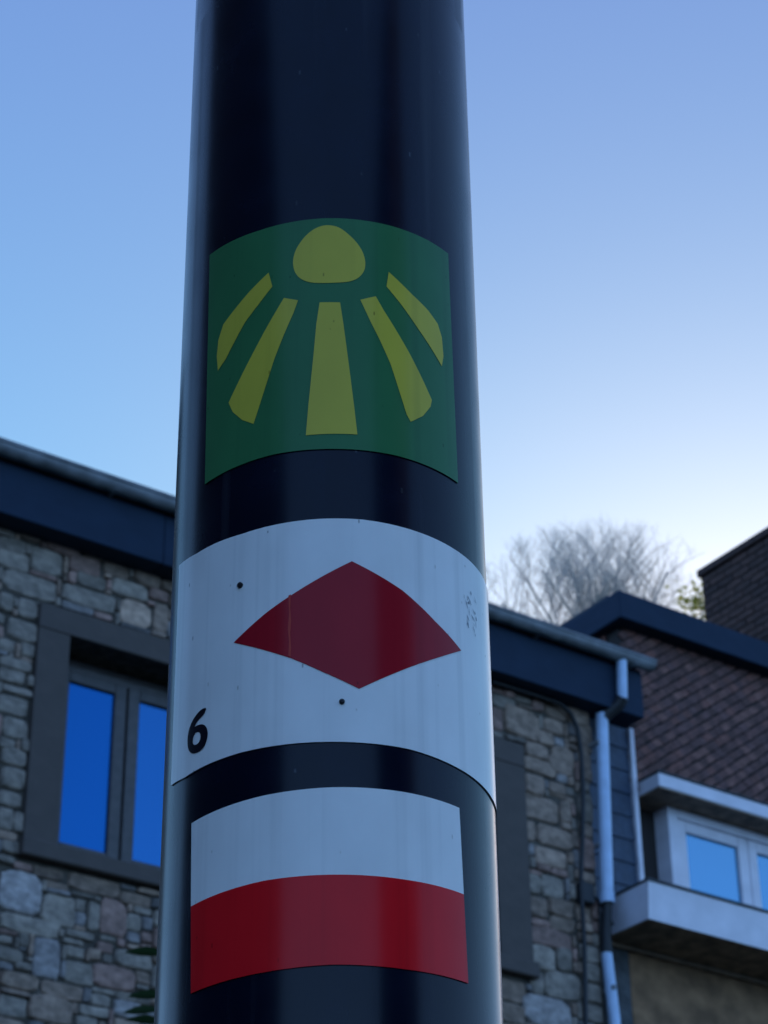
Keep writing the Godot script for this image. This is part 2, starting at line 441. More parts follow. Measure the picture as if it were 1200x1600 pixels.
func patch(a: Array, lift: float, hole := [], rim := false) -> Mesh:
	# a sheet of film bent round the post: the outline is cut into strips so that it follows the curve
	var poly := outline(a)
	var hp := outline(hole)
	var lo := 1e9
	var hi := -1e9
	for p in poly:
		lo = minf(lo, p.x)
		hi = maxf(hi, p.x)
	var st := begin()
	var step := 1.5
	var x := floorf(lo / step) * step
	while x < hi:
		var strip := PackedVector2Array([Vector2(x, -1000), Vector2(x + step, -1000), Vector2(x + step, 2000), Vector2(x, 2000)])
		for piece in Geometry2D.intersect_polygons(poly, strip):
			var bits := [piece]
			if hp.size() > 0:
				bits = Geometry2D.clip_polygons(piece, hp)
			for bit in bits:
				var ix := Geometry2D.triangulate_polygon(bit)
				for k in range(0, ix.size(), 3):
					var q := [bit[ix[k]], bit[ix[k + 1]], bit[ix[k + 2]]]
					var cr: float = (q[1] - q[0]).cross(q[2] - q[0])
					if absf(cr) < 1e-7:
						continue
					if cr > 0.0:
						q = [q[0], q[2], q[1]]
					for v in q:
						st.set_normal(on_post(v.x, 0.0, 1.0))
						st.set_uv(Vector2((v.x + 80.0) / 210.0, (600.0 - v.y) / 370.0))
						st.add_vertex(on_post(v.x, v.y, POST_R + lift))
		x += step
	if rim:
		# the cut edge of the film
		for i in poly.size():
			var p := poly[i]
			var q := poly[(i + 1) % poly.size()]
			var cnt := maxi(1, int(absf(q.x - p.x) / 3.0))
			for k in cnt:
				var e0 := p.lerp(q, float(k) / cnt)
				var e1 := p.lerp(q, float(k + 1) / cnt)
				var nn := Vector3(0, -1, 0) if absf(q.x - p.x) > 0.4 * absf(q.y - p.y) else on_post(e0.x + 90.0 * signf(e0.x), 0.0, 1.0)
				for v in [[e0, 0.0], [e1, lift], [e1, 0.0], [e0, 0.0], [e0, lift], [e1, lift]]:
					st.set_normal(nn)
					st.set_uv(Vector2((v[0].x + 80.0) / 210.0, (600.0 - v[0].y) / 370.0))
					st.add_vertex(on_post(v[0].x, v[0].y, POST_R + v[1]))
	st.generate_tangents()
	return st.commit()

# ---------------------------------------------------------------- ground
func hill(x: float, z: float) -> float:
	return 34.0 * exp(-((x - 8.0) * (x - 8.0) / 968.0 + (z + 70.0) * (z + 70.0) / 648.0))

func ground() -> void:
	var st := begin()
	var xs := []
	var k := -400.0
	while k <= 400.0:
		xs.append(k)
		k += 4.0 if absf(k) < 119.0 else 20.0
	var n := FastNoiseLite.new()
	n.seed = 5
	n.frequency = 0.06
	var P := func(x: float, z: float) -> Vector3:
		var h := hill(x, z)
		return Vector3(x, h + (n.get_noise_2d(x, z) * 0.8 if h > 3.0 else 0.0), z)
	for i in xs.size() - 1:
		for j in xs.size() - 1:
			var a: Vector3 = P.call(xs[i], xs[j])
			var b: Vector3 = P.call(xs[i + 1], xs[j])
			var c: Vector3 = P.call(xs[i + 1], xs[j + 1])
			var d: Vector3 = P.call(xs[i], xs[j + 1])
			quad(st, a, b, c, d, Vector3.UP)
	structure("ground", st.commit(), M.grass)
	var r := structure("road", box(Vector3(-60, -0.3, -5.6), Vector3(60, 0.006, 5.0)), M.asphalt, Vector3.ZERO)
	r.rotation.y = YAW
	r.position = Vector3(-sin(YAW), 0, -cos(YAW)) * 4.6
	var s := structure("pavement", box(Vector3(-60, -0.3, -1.9), Vector3(60, 0.12, 1.9), 0.015), M.paving)
	s.rotation.y = YAW
	s.position = Vector3(sin(YAW), 0, cos(YAW)) * 1.22
	var f := structure("far_pavement", box(Vector3(-60, -0.3, -0.8), Vector3(60, 0.12, 0.76), 0.015), M.paving)
	f.rotation.y = YAW
	f.position = Vector3(sin(YAW), 0, cos(YAW)) * -11.0

# ---------------------------------------------------------------- stone house
func stone_mesh(w: float, h: float, depth: float) -> Mesh:
	# one rubble stone: a roughly squared, broken-faced block, its back in the mortar
	var st := begin()
	var cor := []
	for k in [[-1, -1], [1, -1], [1, 1], [-1, 1]]:
		cor.append(Vector2(k[0] * w / 2.0 * rng.randf_range(0.86, 1.03), k[1] * h / 2.0 * rng.randf_range(0.84, 1.03)))
	var ring := []
	for k in 4:
		var p: Vector2 = cor[k]
		var q: Vector2 = cor[(k + 1) % 4]
		var c0 := rng.randf_range(0.06, 0.22)
		var c1 := rng.randf_range(0.06, 0.22)
		var nrm := Vector2(q.y - p.y, p.x - q.x).normalized()
		var j := minf(w, h) * 0.05
		ring.append(p.lerp(q, c0))
		ring.append(p.lerp(q, rng.randf_range(0.4, 0.6)) + nrm * rng.randf_range(-0.6, 1.0) * j)
		ring.append(p.lerp(q, 1.0 - c1))
	var cnt := ring.size()
	var tilt := Vector2(rng.randf_range(-0.18, 0.18), rng.randf_range(-0.18, 0.18)) * depth
	var F := func(p: Vector2) -> Vector3:
		return Vector3(p.x, p.y, depth + tilt.x * p.x / w * 2.0 + tilt.y * p.y / h * 2.0)
	var mid: Vector3 = F.call(Vector2(rng.randf_range(-0.2, 0.2) * w, rng.randf_range(-0.2, 0.2) * h)) + Vector3(0, 0, depth * rng.randf_range(0.0, 0.22))
	var b := minf(minf(w, h) * 0.12, 0.014)
	for k in cnt:
		var p: Vector2 = ring[k]
		var q: Vector2 = ring[(k + 1) % cnt]
		var out := Vector3(p.x + q.x, p.y + q.y, 0).normalized()
		var pi := p - p.normalized() * b
		var qi := q - q.normalized() * b
		var d1 := depth * 0.55
		quad(st, Vector3(p.x, p.y, -0.03), Vector3(q.x, q.y, -0.03), Vector3(q.x, q.y, d1), Vector3(p.x, p.y, d1), out)
		quad(st, Vector3(p.x, p.y, d1), Vector3(q.x, q.y, d1), F.call(qi), F.call(pi), out + Vector3(0, 0, 0.8))
		tri(st, F.call(pi), F.call(qi), mid, Vector3(0, 0, 1))
	return st.commit()

func stone_house() -> void:
	var u0 := 1.1
	var u1 := 10.33
	var root := front_root("stone_house", "grey rubble stone house with dark window surrounds behind the post", "house", u0)
	var eaves := 9.40
	var open := [[5.976, 7.28, 7.10, 8.75], [8.28, 7.28, 9.40, 8.77], [2.2, 7.28, 3.324, 8.75], [5.976, 3.6, 7.10, 5.1], [8.28, 3.6, 9.40, 5.1]]
	# wall body, built round its openings
	var st := begin()
	var us := [u0, u1]
	var vs := [0.0, eaves]
	for o in open:
		us.append(o[0]); us.append(o[2])
		vs.append(o[1]); vs.append(o[3])
	us.sort()
	vs.sort()
	for i in us.size() - 1:
		for j in vs.size() - 1:
			if us[i + 1] - us[i] < 0.001 or vs[j + 1] - vs[j] < 0.001:
				continue
			var c := Vector2((us[i] + us[i + 1]) / 2, (vs[j] + vs[j + 1]) / 2)
			var hole := false
			for o in open:
				if c.x > o[0] and c.x < o[2] and c.y > o[1] and c.y < o[3]:
					hole = true
			if not hole:
				add_box(st, Vector3(us[i] - u0, vs[j], -0.35), Vector3(us[i + 1] - u0, vs[j + 1], -0.012))
	part(root, "wall", st.commit(), M.mortar)
	part(root, "side_wall", box(Vector3(0, 0, -8), Vector3(0.35, eaves, -0.36)), M.mortar)
	part(root, "side_wall", box(Vector3(u1 - u0 - 0.35, 0, -8), Vector3(u1 - u0, eaves, -0.36)), M.mortar)
	part(root, "back_wall", box(Vector3(0, 0, -8.3), Vector3(u1 - u0, eaves, -8.01)), M.mortar)
	# rooms behind the windows
	for y in [2.9, 6.3, 9.28]:
		part(root, "floor_slab", box(Vector3(0.36, y, -8.0), Vector3(u1 - u0 - 0.36, y + 0.1, -0.36)), M.plaster)
	part(root, "partition", box(Vector3(0.36, 0.0, -4.0), Vector3(u1 - u0 - 0.36, 9.27, -3.9)), M.plaster)
	# stones
	var cell := 0.02
	var nu := int((u1 - u0) / cell)
	var nv := int(eaves / cell)
	var grid := PackedByteArray()
	grid.resize(nu * nv)
	var mark := func(a: float, b: float, c: float, d: float) -> void:
		for j in range(maxi(0, int(roundf(b / cell))), mini(nv, int(roundf(d / cell)))):
			for i in range(maxi(0, int(roundf((a - u0) / cell))), mini(nu, int(roundf((c - u0) / cell)))):
				grid[j * nu + i] = 1
	for o in open:
		mark.call(o[0] - 0.235, o[1] - 0.12, o[2] + (0.295 if o[2] > 9.0 else 0.235), o[3] + 0.185)
	var list := []
	for s in STONES:
		list.append(s)
		mark.call(s[0] - s[2] / 2, s[1] - s[3] / 2, s[0] + s[2] / 2, s[1] + s[3] / 2)
	for j0 in nv:
		var j := nv - 1 - j0
		for i in nu:
			if grid[j * nu + i] != 0:
				continue
			var ww := rng.randi_range(5, 15)
			var hh := rng.randi_range(4, 8)
			var w := 0
			while w < ww and i + w < nu and grid[j * nu + i + w] == 0:
				w += 1
			var h := 1
			while h < hh and j - h >= 0:
				var free := true
				for k in w:
					if grid[(j - h) * nu + i + k] != 0:
						free = false
						break
				if not free:
					break
				h += 1
			for jj in h:
				for k in w:
					grid[(j - jj) * nu + i + k] = 1
			if w < 2 or h < 2:
				continue
			var t := clampf(rng.randfn(0.44, 0.13), 0.15, 0.8)
			list.append([u0 + (i + w / 2.0) * cell, (j + 1 - h / 2.0) * cell, w * cell - 0.008, h * cell - 0.008, t, [0, 0, 1, 1, 2, 3][rng.randi_range(0, 5)]])
	var far := {}
	for s in list:
		var depth := rng.randf_range(0.014, 0.034)
		var m := stone_mesh(s[2] * 1.05, s[3] * 1.05, depth)
		var key := "stone_%d_%d" % [clampi(int(s[4] * 7.2), 0, 6), s[5]]
		var at := Vector3(s[0] - u0, s[1], -0.012)
		var shown: bool = s[1] > 5.95 and ((s[0] > 5.2 and s[0] < 7.0) or (s[0] > 9.05))
		if shown:
			part(root, "stone", m, M[key], at)
		else:
			if not far.has(key):
				far[key] = begin()
			far[key].append_from(m, 0, Transform3D(Basis.IDENTITY, at))
	for key in far:
		var o := part(root, "rubble_stones", far[key].commit(), M[key])
		o.set_meta("kind", "stuff")
	# windows with flat dressed surrounds
	for o in open:
		var a: float = o[0] - u0
		var c: float = o[2] - u0
		var jr := 0.29 if o[2] > 9.0 else 0.23
		var win := Node3D.new()
		win.name = "window"
		root.add_child(win, true)
		part(win, "jamb", box(Vector3(a - 0.23, o[1], -0.3), Vector3(a - 0.001, o[3], 0.03), 0.006), M.surround)
		part(win, "jamb", box(Vector3(c + 0.001, o[1], -0.3), Vector3(c + jr, o[3], 0.03), 0.006), M.surround)
		part(win, "lintel", box(Vector3(a - 0.23, o[3] + 0.001, -0.1), Vector3(c + jr, o[3] + 0.18, 0.032), 0.006), M.surround)
		part(win, "sill", box(Vector3(a - 0.25, o[1] - 0.11, -0.1), Vector3(c + jr + 0.02, o[1] - 0.001, 0.07), 0.008), M.surround)
		var z := -0.22
		var ft: float = o[3] - 0.07
		part(win, "shutter_slot", box(Vector3(a, ft + 0.001, z - 0.09), Vector3(c, o[3], z - 0.04)), M.window_frame)
		part(win, "frame", box(Vector3(a, ft - 0.05, z - 0.09), Vector3(c, ft, z + 0.005), 0.004), M.window_frame)
		part(win, "frame", box(Vector3(a, o[1], z - 0.09), Vector3(c, o[1] + 0.06, z + 0.005), 0.004), M.window_frame)
		part(win, "frame", box(Vector3(a, o[1] + 0.06, z - 0.09), Vector3(a + 0.045, ft - 0.05, z + 0.003), 0.004), M.window_frame)
		part(win, "frame", box(Vector3(c - 0.045, o[1] + 0.06, z - 0.09), Vector3(c, ft - 0.05, z + 0.003), 0.004), M.window_frame)
		var mid := (a + c) / 2.0
		for s in [[a + 0.045, mid - 0.008], [mid + 0.008, c - 0.045]]:
			var x0: float = s[0]
			var x1: float = s[1]
			var y0: float = o[1] + 0.06
			var y1: float = ft - 0.05
			var f := begin()
			add_box(f, Vector3(x0, y0, z - 0.07), Vector3(x0 + 0.085, y1, z + 0.018), 0.005)
			add_box(f, Vector3(x1 - 0.085, y0, z - 0.07), Vector3(x1, y1, z + 0.018), 0.005)
			add_box(f, Vector3(x0 + 0.085, y0, z - 0.068), Vector3(x1 - 0.085, y0 + 0.09, z + 0.016), 0.005)
			add_box(f, Vector3(x0 + 0.085, y1 - 0.07, z - 0.068), Vector3(x1 - 0.085, y1, z + 0.016), 0.005)
			part(win, "sash", f.commit(), M.window_frame)
			part(win, "pane", box(Vector3(x0 + 0.05, y0 + 0.05, z - 0.03), Vector3(x1 - 0.05, y1 - 0.04, z - 0.006)), M.glass_blue if x0 < mid else M.glass_mid)
			if x0 > mid:
				var bl := begin()
				var by := y0 + 0.06
				while by < y1 - 0.05:
					add_box(bl, Vector3(x0 + 0.03, by, z - 0.075), Vector3(x1 - 0.03, by + 0.022, z - 0.068))
					by += 0.034
				part(win, "blind", bl.commit(), M.blind)
			else:
				part(win, "blind", box(Vector3(x0 + 0.03, y1 - 0.16, z - 0.08), Vector3(x1 - 0.03, y1 - 0.03, z - 0.06), 0.01), M.blind)
	# eaves
	var L := u1 - u0
	var fx := -0.05
	for wd in [2.6, 2.9, 2.45, 1.757]:
		part(root, "fascia_board", box(Vector3(fx, eaves - 0.005, -0.05), Vector3(fx + wd - 0.004, 9.80, 0.18), 0.005), M.fascia)
		fx += wd
	var g := begin()
	var prof := []
	for k in 13:
		var a := PI + PI * k / 12.0
		prof.append(Vector2(cos(a) * 0.062, sin(a) * 0.062))
	var x0 := -0.1
	var x1 := 10.80 - u0
	for k in 12:
		var p: Vector2 = prof[k]
		var q: Vector2 = prof[k + 1]
		var n := Vector3(0, p.y + q.y, p.x + q.x)
		quad(g, Vector3(x0, p.y, p.x), Vector3(x1, p.y, p.x), Vector3(x1, q.y, q.x), Vector3(x0, q.y, q.x), n)
		var pi := p * 0.94
		var qi := q * 0.94
		quad(g, Vector3(x0, pi.y, pi.x), Vector3(x1, pi.y, pi.x), Vector3(x1, qi.y, qi.x), Vector3(x0, qi.y, qi.x), -n)
		tri(g, Vector3(x1, 0, 0), Vector3(x1, p.y, p.x), Vector3(x1, q.y, q.x), Vector3.RIGHT)
		tri(g, Vector3(x0, 0, 0), Vector3(x0, p.y, p.x), Vector3(x0, q.y, q.x), Vector3.LEFT)
	add_tube(g, [Vector3(x0, 0.004, 0.062), Vector3(x1, 0.004, 0.062)], [0.011, 0.011], 8)
	var gut := part(root, "gutter", g.commit(), M.zinc, Vector3(0, 9.835, 0.25))
	var bx := 0.5
	while bx < x1:
		part(gut, "bracket", box(Vector3(bx, -0.068, -0.07), Vector3(bx + 0.025, -0.062, 0.05)), M.zinc)
		bx += 0.9
	# low roof behind the gutter
	var r := begin()
	add_box(r, Vector3(-0.1, 0, -4.6), Vector3(10.72 - u0, 0.12, 0.0))
	part(root, "roof", r.commit(), M.roof_slate, Vector3(0, 9.81, 0.19), Vector3(deg_to_rad(12), 0, 0))
	part(root, "roof", box(Vector3(-0.1, 0, 0.0), Vector3(10.72 - u0, 0.12, 4.6)), M.roof_slate, Vector3(0, 9.81, -8.7), Vector3(deg_to_rad(-12), 0, 0))
	# rain pipe
	var pm := begin()
	add_tube(pm, [Vector3(10.505 - u0, 9.80, 0.245), Vector3(10.505 - u0, 9.47, 0.22)], [0.04, 0.04], 16)
	part(root, "downpipe", pm.commit(), M.pipe)
	part(root, "pipe_elbow", tube([Vector3(10.505 - u0, 9.48, 0.22), Vector3(10.49 - u0, 9.43, 0.19), Vector3(10.43 - u0, 9.37, 0.12), Vector3(10.395 - u0, 9.32, 0.1)], [0.047, 0.048, 0.048, 0.047], 16), M.cable)
	part(root, "downpipe", tube([Vector3(10.395 - u0, 9.36, 0.1), Vector3(10.33 - u0, 7.86, 0.1)], [0.047, 0.047], 16), M.pipe)
	part(root, "pipe_collar", tube([Vector3(10.333 - u0, 7.92, 0.1), Vector3(10.33 - u0, 7.84, 0.1)], [0.054, 0.054], 16), M.pipe)
	part(root, "pipe_sleeve", tube([Vector3(10.33 - u0, 7.86, 0.1), Vector3(10.322 - u0, 7.6, 0.07), Vector3(10.325 - u0, 7.48, 0.06)], [0.036, 0.036, 0.046], 16), M.cable)
	part(root, "downpipe", tube([Vector3(10.325 - u0, 7.5, 0.06), Vector3(10.36 - u0, 7.0, 0.06), Vector3(10.37 - u0, 0.2, 0.06)], [0.04, 0.042, 0.042], 16), M.pipe)
	for y in [9.1, 8.3, 7.2, 5.6, 4.0, 2.4]:
		part(root, "pipe_clip", box(Vector3(10.32 - u0, y, 0.0), Vector3(10.345 - u0, y + 0.03, 0.12), 0.003), M.zinc)
	# cables down the right-hand end of the front
	var cb := [Vector2(9.4, 9.375), Vector2(9.85, 9.375), Vector2(10.03, 9.37), Vector2(10.13, 9.32), Vector2(10.19, 9.2), Vector2(10.21, 9.0), Vector2(10.205, 8.7), Vector2(10.17, 8.3), Vector2(10.13, 7.97), Vector2(10.13, 7.5), Vector2(10.1, 6.9), Vector2(10.1, 1.0)]
	var pts := []
	var rad := []
	for p in cb:
		pts.append(Vector3(p.x - u0, p.y, 0.055))
		rad.append(0.017)
	part(root, "cable", tube(pts, rad, 8), M.cable)
	pts = []
	rad = []
	for p in [Vector2(10.13, 8.0), Vector2(10.2, 7.9), Vector2(10.3, 7.86), Vector2(10.4, 7.7)]:
		pts.append(Vector3(p.x - u0, p.y, 0.06))
		rad.append(0.016)
	part(root, "cable", tube(pts, rad, 8), M.cable)
	part(root, "junction_box", box(Vector3(10.12 - u0, 7.82, 0.0), Vector3(10.24 - u0, 7.98, 0.075), 0.01), M.cable)

# ---------------------------------------------------------------- tiled house
func tiled_house() -> void:
	var u0 := 10.36
	var root := front_root("tiled_house", "house hung with brown diamond tiles beside the stone house", "house", u0)
	var ue := 14.2
	var wz := -0.2
	var X := func(u: float) -> float: return u - u0
	# body
	part(root, "wall", box(Vector3(X.call(10.76), 0, -7), Vector3(X.call(ue), 8.0, wz), 0.01), M.ochre)
	part(root, "corner_pier", box(Vector3(X.call(10.50), 0, -7), Vector3(X.call(10.758), 8.0, wz + 0.01), 0.01), M.quoin)
	part(root, "upper_wall", box(Vector3(X.call(10.90), 8.001, -6.9), Vector3(X.call(ue - 0.02), 10.5, wz - 0.16)), M.tile_bed)
	# slate-clad strip left of the tiles
	part(root, "slate_backing", box(Vector3(X.call(10.36), 8.001, -3), Vector3(X.call(10.898), 9.56, wz - 0.03)), M.cheek)
	for k in 8:
		for s in 2:
			var a := 10.37 + 0.265 * s + (0.0 if s == 0 else 0.002)
			var sl := part(root, "slate", box(Vector3(-0.131, -0.11, -0.006), Vector3(0.131, 0.11, 0.006), 0.002), M["slate%d" % rng.randi_range(0, 3)], Vector3(X.call(a + 0.132), 8.10 + k * 0.19, wz - 0.005), Vector3(-0.06, 0, 0))
			sl.rotation.z = rng.randf_range(-0.006, 0.006)
	part(root, "cap_flashing", box(Vector3(X.call(10.34), 9.56, -3), Vector3(X.call(10.90), 9.66, wz + 0.06), 0.008), M.cable)
	part(root, "corner_trim", box(Vector3(X.call(10.90), 8.0, wz - 0.12), Vector3(X.call(10.945), 9.50, wz + 0.035), 0.006), M.white_trim)
	# diamond tiles
	var W := 0.135
	var H := W * 0.72
	var nrm := Vector3(0, 0, 1)
	var tiles := []
	for k in 5:
		# four kinds of worn tile: the lower right edge stands off its neighbour, the others lap
		var tm := begin()
		var g := rng.randf_range(0.36, 0.45)
		var f := rng.randf_range(0.50, 0.54)
		var tl := [Vector3(-W * (0.5 - g), -H * g, 0.002), Vector3(W * g, H * (0.5 - g), 0.003), Vector3(rng.randf_range(-0.004, 0.004), H * f, 0.0), Vector3(-W * f, rng.randf_range(-0.004, 0.004), 0.0)]
		quad(tm, tl[0], tl[1], tl[2], tl[3], nrm)
		for i in 4:
			var p: Vector3 = tl[i]
			var q: Vector3 = tl[(i + 1) % 4]
			quad(tm, p, q, q - nrm * 0.015, p - nrm * 0.015, p + q)
		tiles.append(tm.commit())
	part(root, "tile_bed", box(Vector3(X.call(10.90), 9.0, wz - 0.15), Vector3(X.call(ue), 10.5, wz - 0.016)), M.tile_bed)
	part(root, "tile_bed", box(Vector3(X.call(12.95), 8.0, wz - 0.15), Vector3(X.call(ue), 9.0, wz - 0.016)), M.tile_bed)
	var far := {}
	var rows := int(2.5 / (H / 2.0))
	for j in rows:
		var v := 10.43 - j * H / 2.0
		var u := 10.95 + (W / 2.0 if j % 2 else 0.0)
		while u < ue - 0.06:
			if v > 8.98 or u > 13.0:
				var key := "tile%d" % rng.randi_range(0, 5)
				var at := Vector3(X.call(u), v, wz + rng.randf_range(0.0, 0.004))
				var tilt := Vector3(rng.randf_range(-0.05, 0.05), rng.randf_range(-0.04, 0.04), rng.randf_range(-0.03, 0.03))
				var tile: Mesh = tiles[rng.randi_range(0, 4)]
				if v > 9.02 and u < 12.32 - (10.43 - v) * 0.28:
					part(root, "tile", tile, M[key], at, tilt)
				else:
					if not far.has(key):
						far[key] = begin()
					far[key].append_from(tile, 0, Transform3D(Basis.from_euler(tilt), at))
			u += W
	for key in far:
		part(root, "hung_tiles", far[key].commit(), M[key]).set_meta("kind", "stuff")
	for j in 12:
		part(root, "side_slate", box(Vector3(-0.012, -0.1, -6.5), Vector3(0.0, 0.1, -0.16), 0.002), M["tile%d" % (j % 4)], Vector3(X.call(10.899), 9.62 + j * 0.07, wz), Vector3(0, 0, 0.06))
	# cornice: a dark board all round the top
	part(root, "cornice", box(Vector3(X.call(10.80), 10.40, -7.0), Vector3(X.call(ue + 0.1), 10.645, -0.06), 0.008), M.fascia)
	part(root, "roof", box(Vector3(X.call(10.84), 10.646, -7.0), Vector3(X.call(ue + 0.05), 10.70, -0.25), 0.01), M.roof_slate)
	# eaves box below the dormer, open-topped like a gutter: a sloping back edge seen from its end
	var e := begin()
	var pr := [Vector2(-0.2, 7.97), Vector2(-0.17, 7.86), Vector2(-0.08, 7.70), Vector2(0.325, 7.69), Vector2(0.35, 7.97)]
	var xa: float = X.call(10.51)
	var xb: float = X.call(ue + 0.1)
	var ctr := Vector2(0.1, 7.84)
	for k in 5:
		var p: Vector2 = pr[k]
		var q: Vector2 = pr[(k + 1) % 5]
		var n := (p + q) / 2.0 - ctr
		if k == 2:
			continue
		quad(e, Vector3(xa, p.y, p.x), Vector3(xb, p.y, p.x), Vector3(xb, q.y, q.x), Vector3(xa, q.y, q.x), Vector3(0, n.y, n.x))
	for k in range(1, 4):
		tri(e, Vector3(xa, pr[0].y, pr[0].x), Vector3(xa, pr[k].y, pr[k].x), Vector3(xa, pr[k + 1].y, pr[k + 1].x), Vector3.LEFT)
		tri(e, Vector3(xb, pr[0].y, pr[0].x), Vector3(xb, pr[k].y, pr[k].x), Vector3(xb, pr[k + 1].y, pr[k + 1].x), Vector3.RIGHT)
	var eb := part(root, "eaves_box", e.commit(), M.white_trim)
	part(eb, "flashing", box(Vector3(xa - 0.01, 7.972, -0.19), Vector3(xb, 7.992, 0.365), 0.004), M.roof_slate)
	var sb := begin()
	var bw := 0.0
	part(eb, "soffit", box(Vector3(xa + 0.006, 7.688, -0.19), Vector3(xb, 7.70, 0.318)), M.soffit)
	part(eb, "soffit_bead", box(Vector3(xa + 0.05, 7.655, -0.199), Vector3(xb, 7.687, -0.15), 0.006), M.soffit)
	# dormer band: white frame, panes, capped by a projecting board
	part(root, "dormer_cap", box(Vector3(X.call(10.985), 8.955, -0.36), Vector3(X.call(ue + 0.1), 9.068, 0.03), 0.006), M.white_trim)
	part(root, "cap_flashing", box(Vector3(X.call(10.975), 9.069, -0.36), Vector3(X.call(ue + 0.1), 9.085, 0.04), 0.003), M.roof_slate)
	part(root, "dormer_soffit", box(Vector3(X.call(10.99), 8.945, -0.36), Vector3(X.call(ue), 8.954, 0.02)), M.soffit)
	part(root, "dormer_cheek", box(Vector3(X.call(10.946), 8.0, -0.6), Vector3(X.call(11.255), 8.944, -0.42)), M.cheek)
	var win := Node3D.new()
	win.name = "window"
	root.add_child(win, true)
	var z := wz
	var top := 8.944
	var bot := 8.0
	part(win, "post", box(Vector3(X.call(11.26), bot, z - 0.2), Vector3(X.call(11.36), top, z), 0.006), M.white_trim)
	part(win, "head", box(Vector3(X.call(11.361), top - 0.075, z - 0.2), Vector3(X.call(13.0), top, z - 0.002), 0.006), M.white_trim)
	part(win, "bottom_rail", box(Vector3(X.call(11.361), bot, z - 0.2), Vector3(X.call(13.0), bot + 0.12, z - 0.002), 0.006), M.white_trim)
	var spans := [[11.362, 12.09], [12.10, 12.83]]
	for s in spans:
		var a: float = X.call(s[0])
		var b: float = X.call(s[1])
		var y0 := bot + 0.121
		var y1 := top - 0.076
		var sash := begin()
		add_box(sash, Vector3(a, y0, z - 0.08), Vector3(a + 0.09, y1, z - 0.018), 0.006)
		add_box(sash, Vector3(b - 0.1, y0, z - 0.08), Vector3(b, y1, z - 0.018), 0.006)
		add_box(sash, Vector3(a + 0.09, y1 - 0.09, z - 0.078), Vector3(b - 0.1, y1, z - 0.02), 0.006)
		add_box(sash, Vector3(a + 0.09, y0, z - 0.078), Vector3(b - 0.1, y0 + 0.08, z - 0.02), 0.006)
		part(win, "sash", sash.commit(), M.white_trim)
		part(win, "pane", box(Vector3(a + 0.05, y0 + 0.05, z - 0.06), Vector3(b - 0.05, y1 - 0.05, z - 0.045)), M.glass_pale)
	part(win, "mullion", box(Vector3(X.call(12.091), bot, z - 0.2), Vector3(X.call(12.099), top, z - 0.03)), M.white_trim)
	part(win, "post", box(Vector3(X.call(12.84), bot, z - 0.2), Vector3(X.call(12.94), top, z), 0.006), M.white_trim)
	# lower windows, below the picture
	for s in [11.4, 12.8]:
		var w2 := Node3D.new()
		w2.name = "window"
		root.add_child(w2, true)
		part(w2, "frame", box(Vector3(X.call(s), 4.6, wz), Vector3(X.call(s + 0.9), 6.1, wz + 0.05), 0.01), M.white_trim)
		part(w2, "pane", box(Vector3(X.call(s + 0.08), 4.68, wz + 0.01), Vector3(X.call(s + 0.82), 6.02, wz + 0.055)), M.glass_pale)
	# brick stack on the roof
	var c0: float = X.call(12.6)
	var stack := part(root, "chimney", box(Vector3(c0 + 0.008, 10.701, -0.962), Vector3(c0 + 1.192, 11.75, 0.0)), M.brick_mortar)
	var bl := 0.2
	for j in 15:
		var y := 10.705 + j * 0.07
		var zz := -0.97 + (0.0 if j % 2 == 0 else -bl / 2.0)
		while zz < 0.0:
			var z0 := maxf(zz, -0.97)
			var z1 := minf(zz + bl - 0.011, 0.008)
			if z1 - z0 > 0.03:
				part(stack, "brick", box(Vector3(c0 - rng.randf_range(0.0, 0.006), y, z0), Vector3(c0 + 0.1, y + 0.059, z1), 0.004), M["brick%d" % rng.randi_range(0, 3)])
			zz += bl
	part(stack, "coping", box(Vector3(c0 - 0.03, 11.755, -1.0), Vector3(c0 + 1.23, 11.83, 0.04), 0.01), M.brick0)

# ---------------------------------------------------------------- houses behind the viewer, mirrored in the gloss
func plain_house(called: String, label: String, lo: Vector3, hi: Vector3, m: Material) -> void:
	var c := Vector3((lo.x + hi.x) / 2, 0, (lo.z + hi.z) / 2)
	var root := thing(called, label, "house", c)
	var s := (hi - lo) / 2.0
	part(root, "wall", box(Vector3(-s.x, 0, -s.z), Vector3(s.x, hi.y, s.z), 0.02), m)
	var st := begin()
	var e := 0.3
	var y := hi.y
	var rise := 2.2
	var A := [Vector3(-s.x - e, y, -s.z - e), Vector3(s.x + e, y, -s.z - e), Vector3(s.x + e, y, s.z + e), Vector3(-s.x - e, y, s.z + e)]
	var r0 := Vector3(0, y + rise, -s.z - e) if s.z > s.x else Vector3(-s.x - e, y + rise, 0)
	var r1 := Vector3(0, y + rise, s.z + e) if s.z > s.x else Vector3(s.x + e, y + rise, 0)
	if s.z > s.x:
		quad(st, A[0], A[3], r1, r0, Vector3(-1, 1, 0)); quad(st, A[1], A[2], r1, r0, Vector3(1, 1, 0))
		tri(st, A[0], A[1], r0, Vector3(0, 0, -1)); tri(st, A[3], A[2], r1, Vector3(0, 0, 1))
	else:
		quad(st, A[0], A[1], r1, r0, Vector3(0, 1, -1)); quad(st, A[3], A[2], r1, r0, Vector3(0, 1, 1))
		tri(st, A[0], A[3], r0, Vector3(-1, 0, 0)); tri(st, A[1], A[2], r1, Vector3(1, 0, 0))
	quad(st, A[0], A[1], A[2], A[3], Vector3.DOWN)
	part(root, "roof", st.commit(), M.roof_slate, Vector3(0, 0.002, 0))

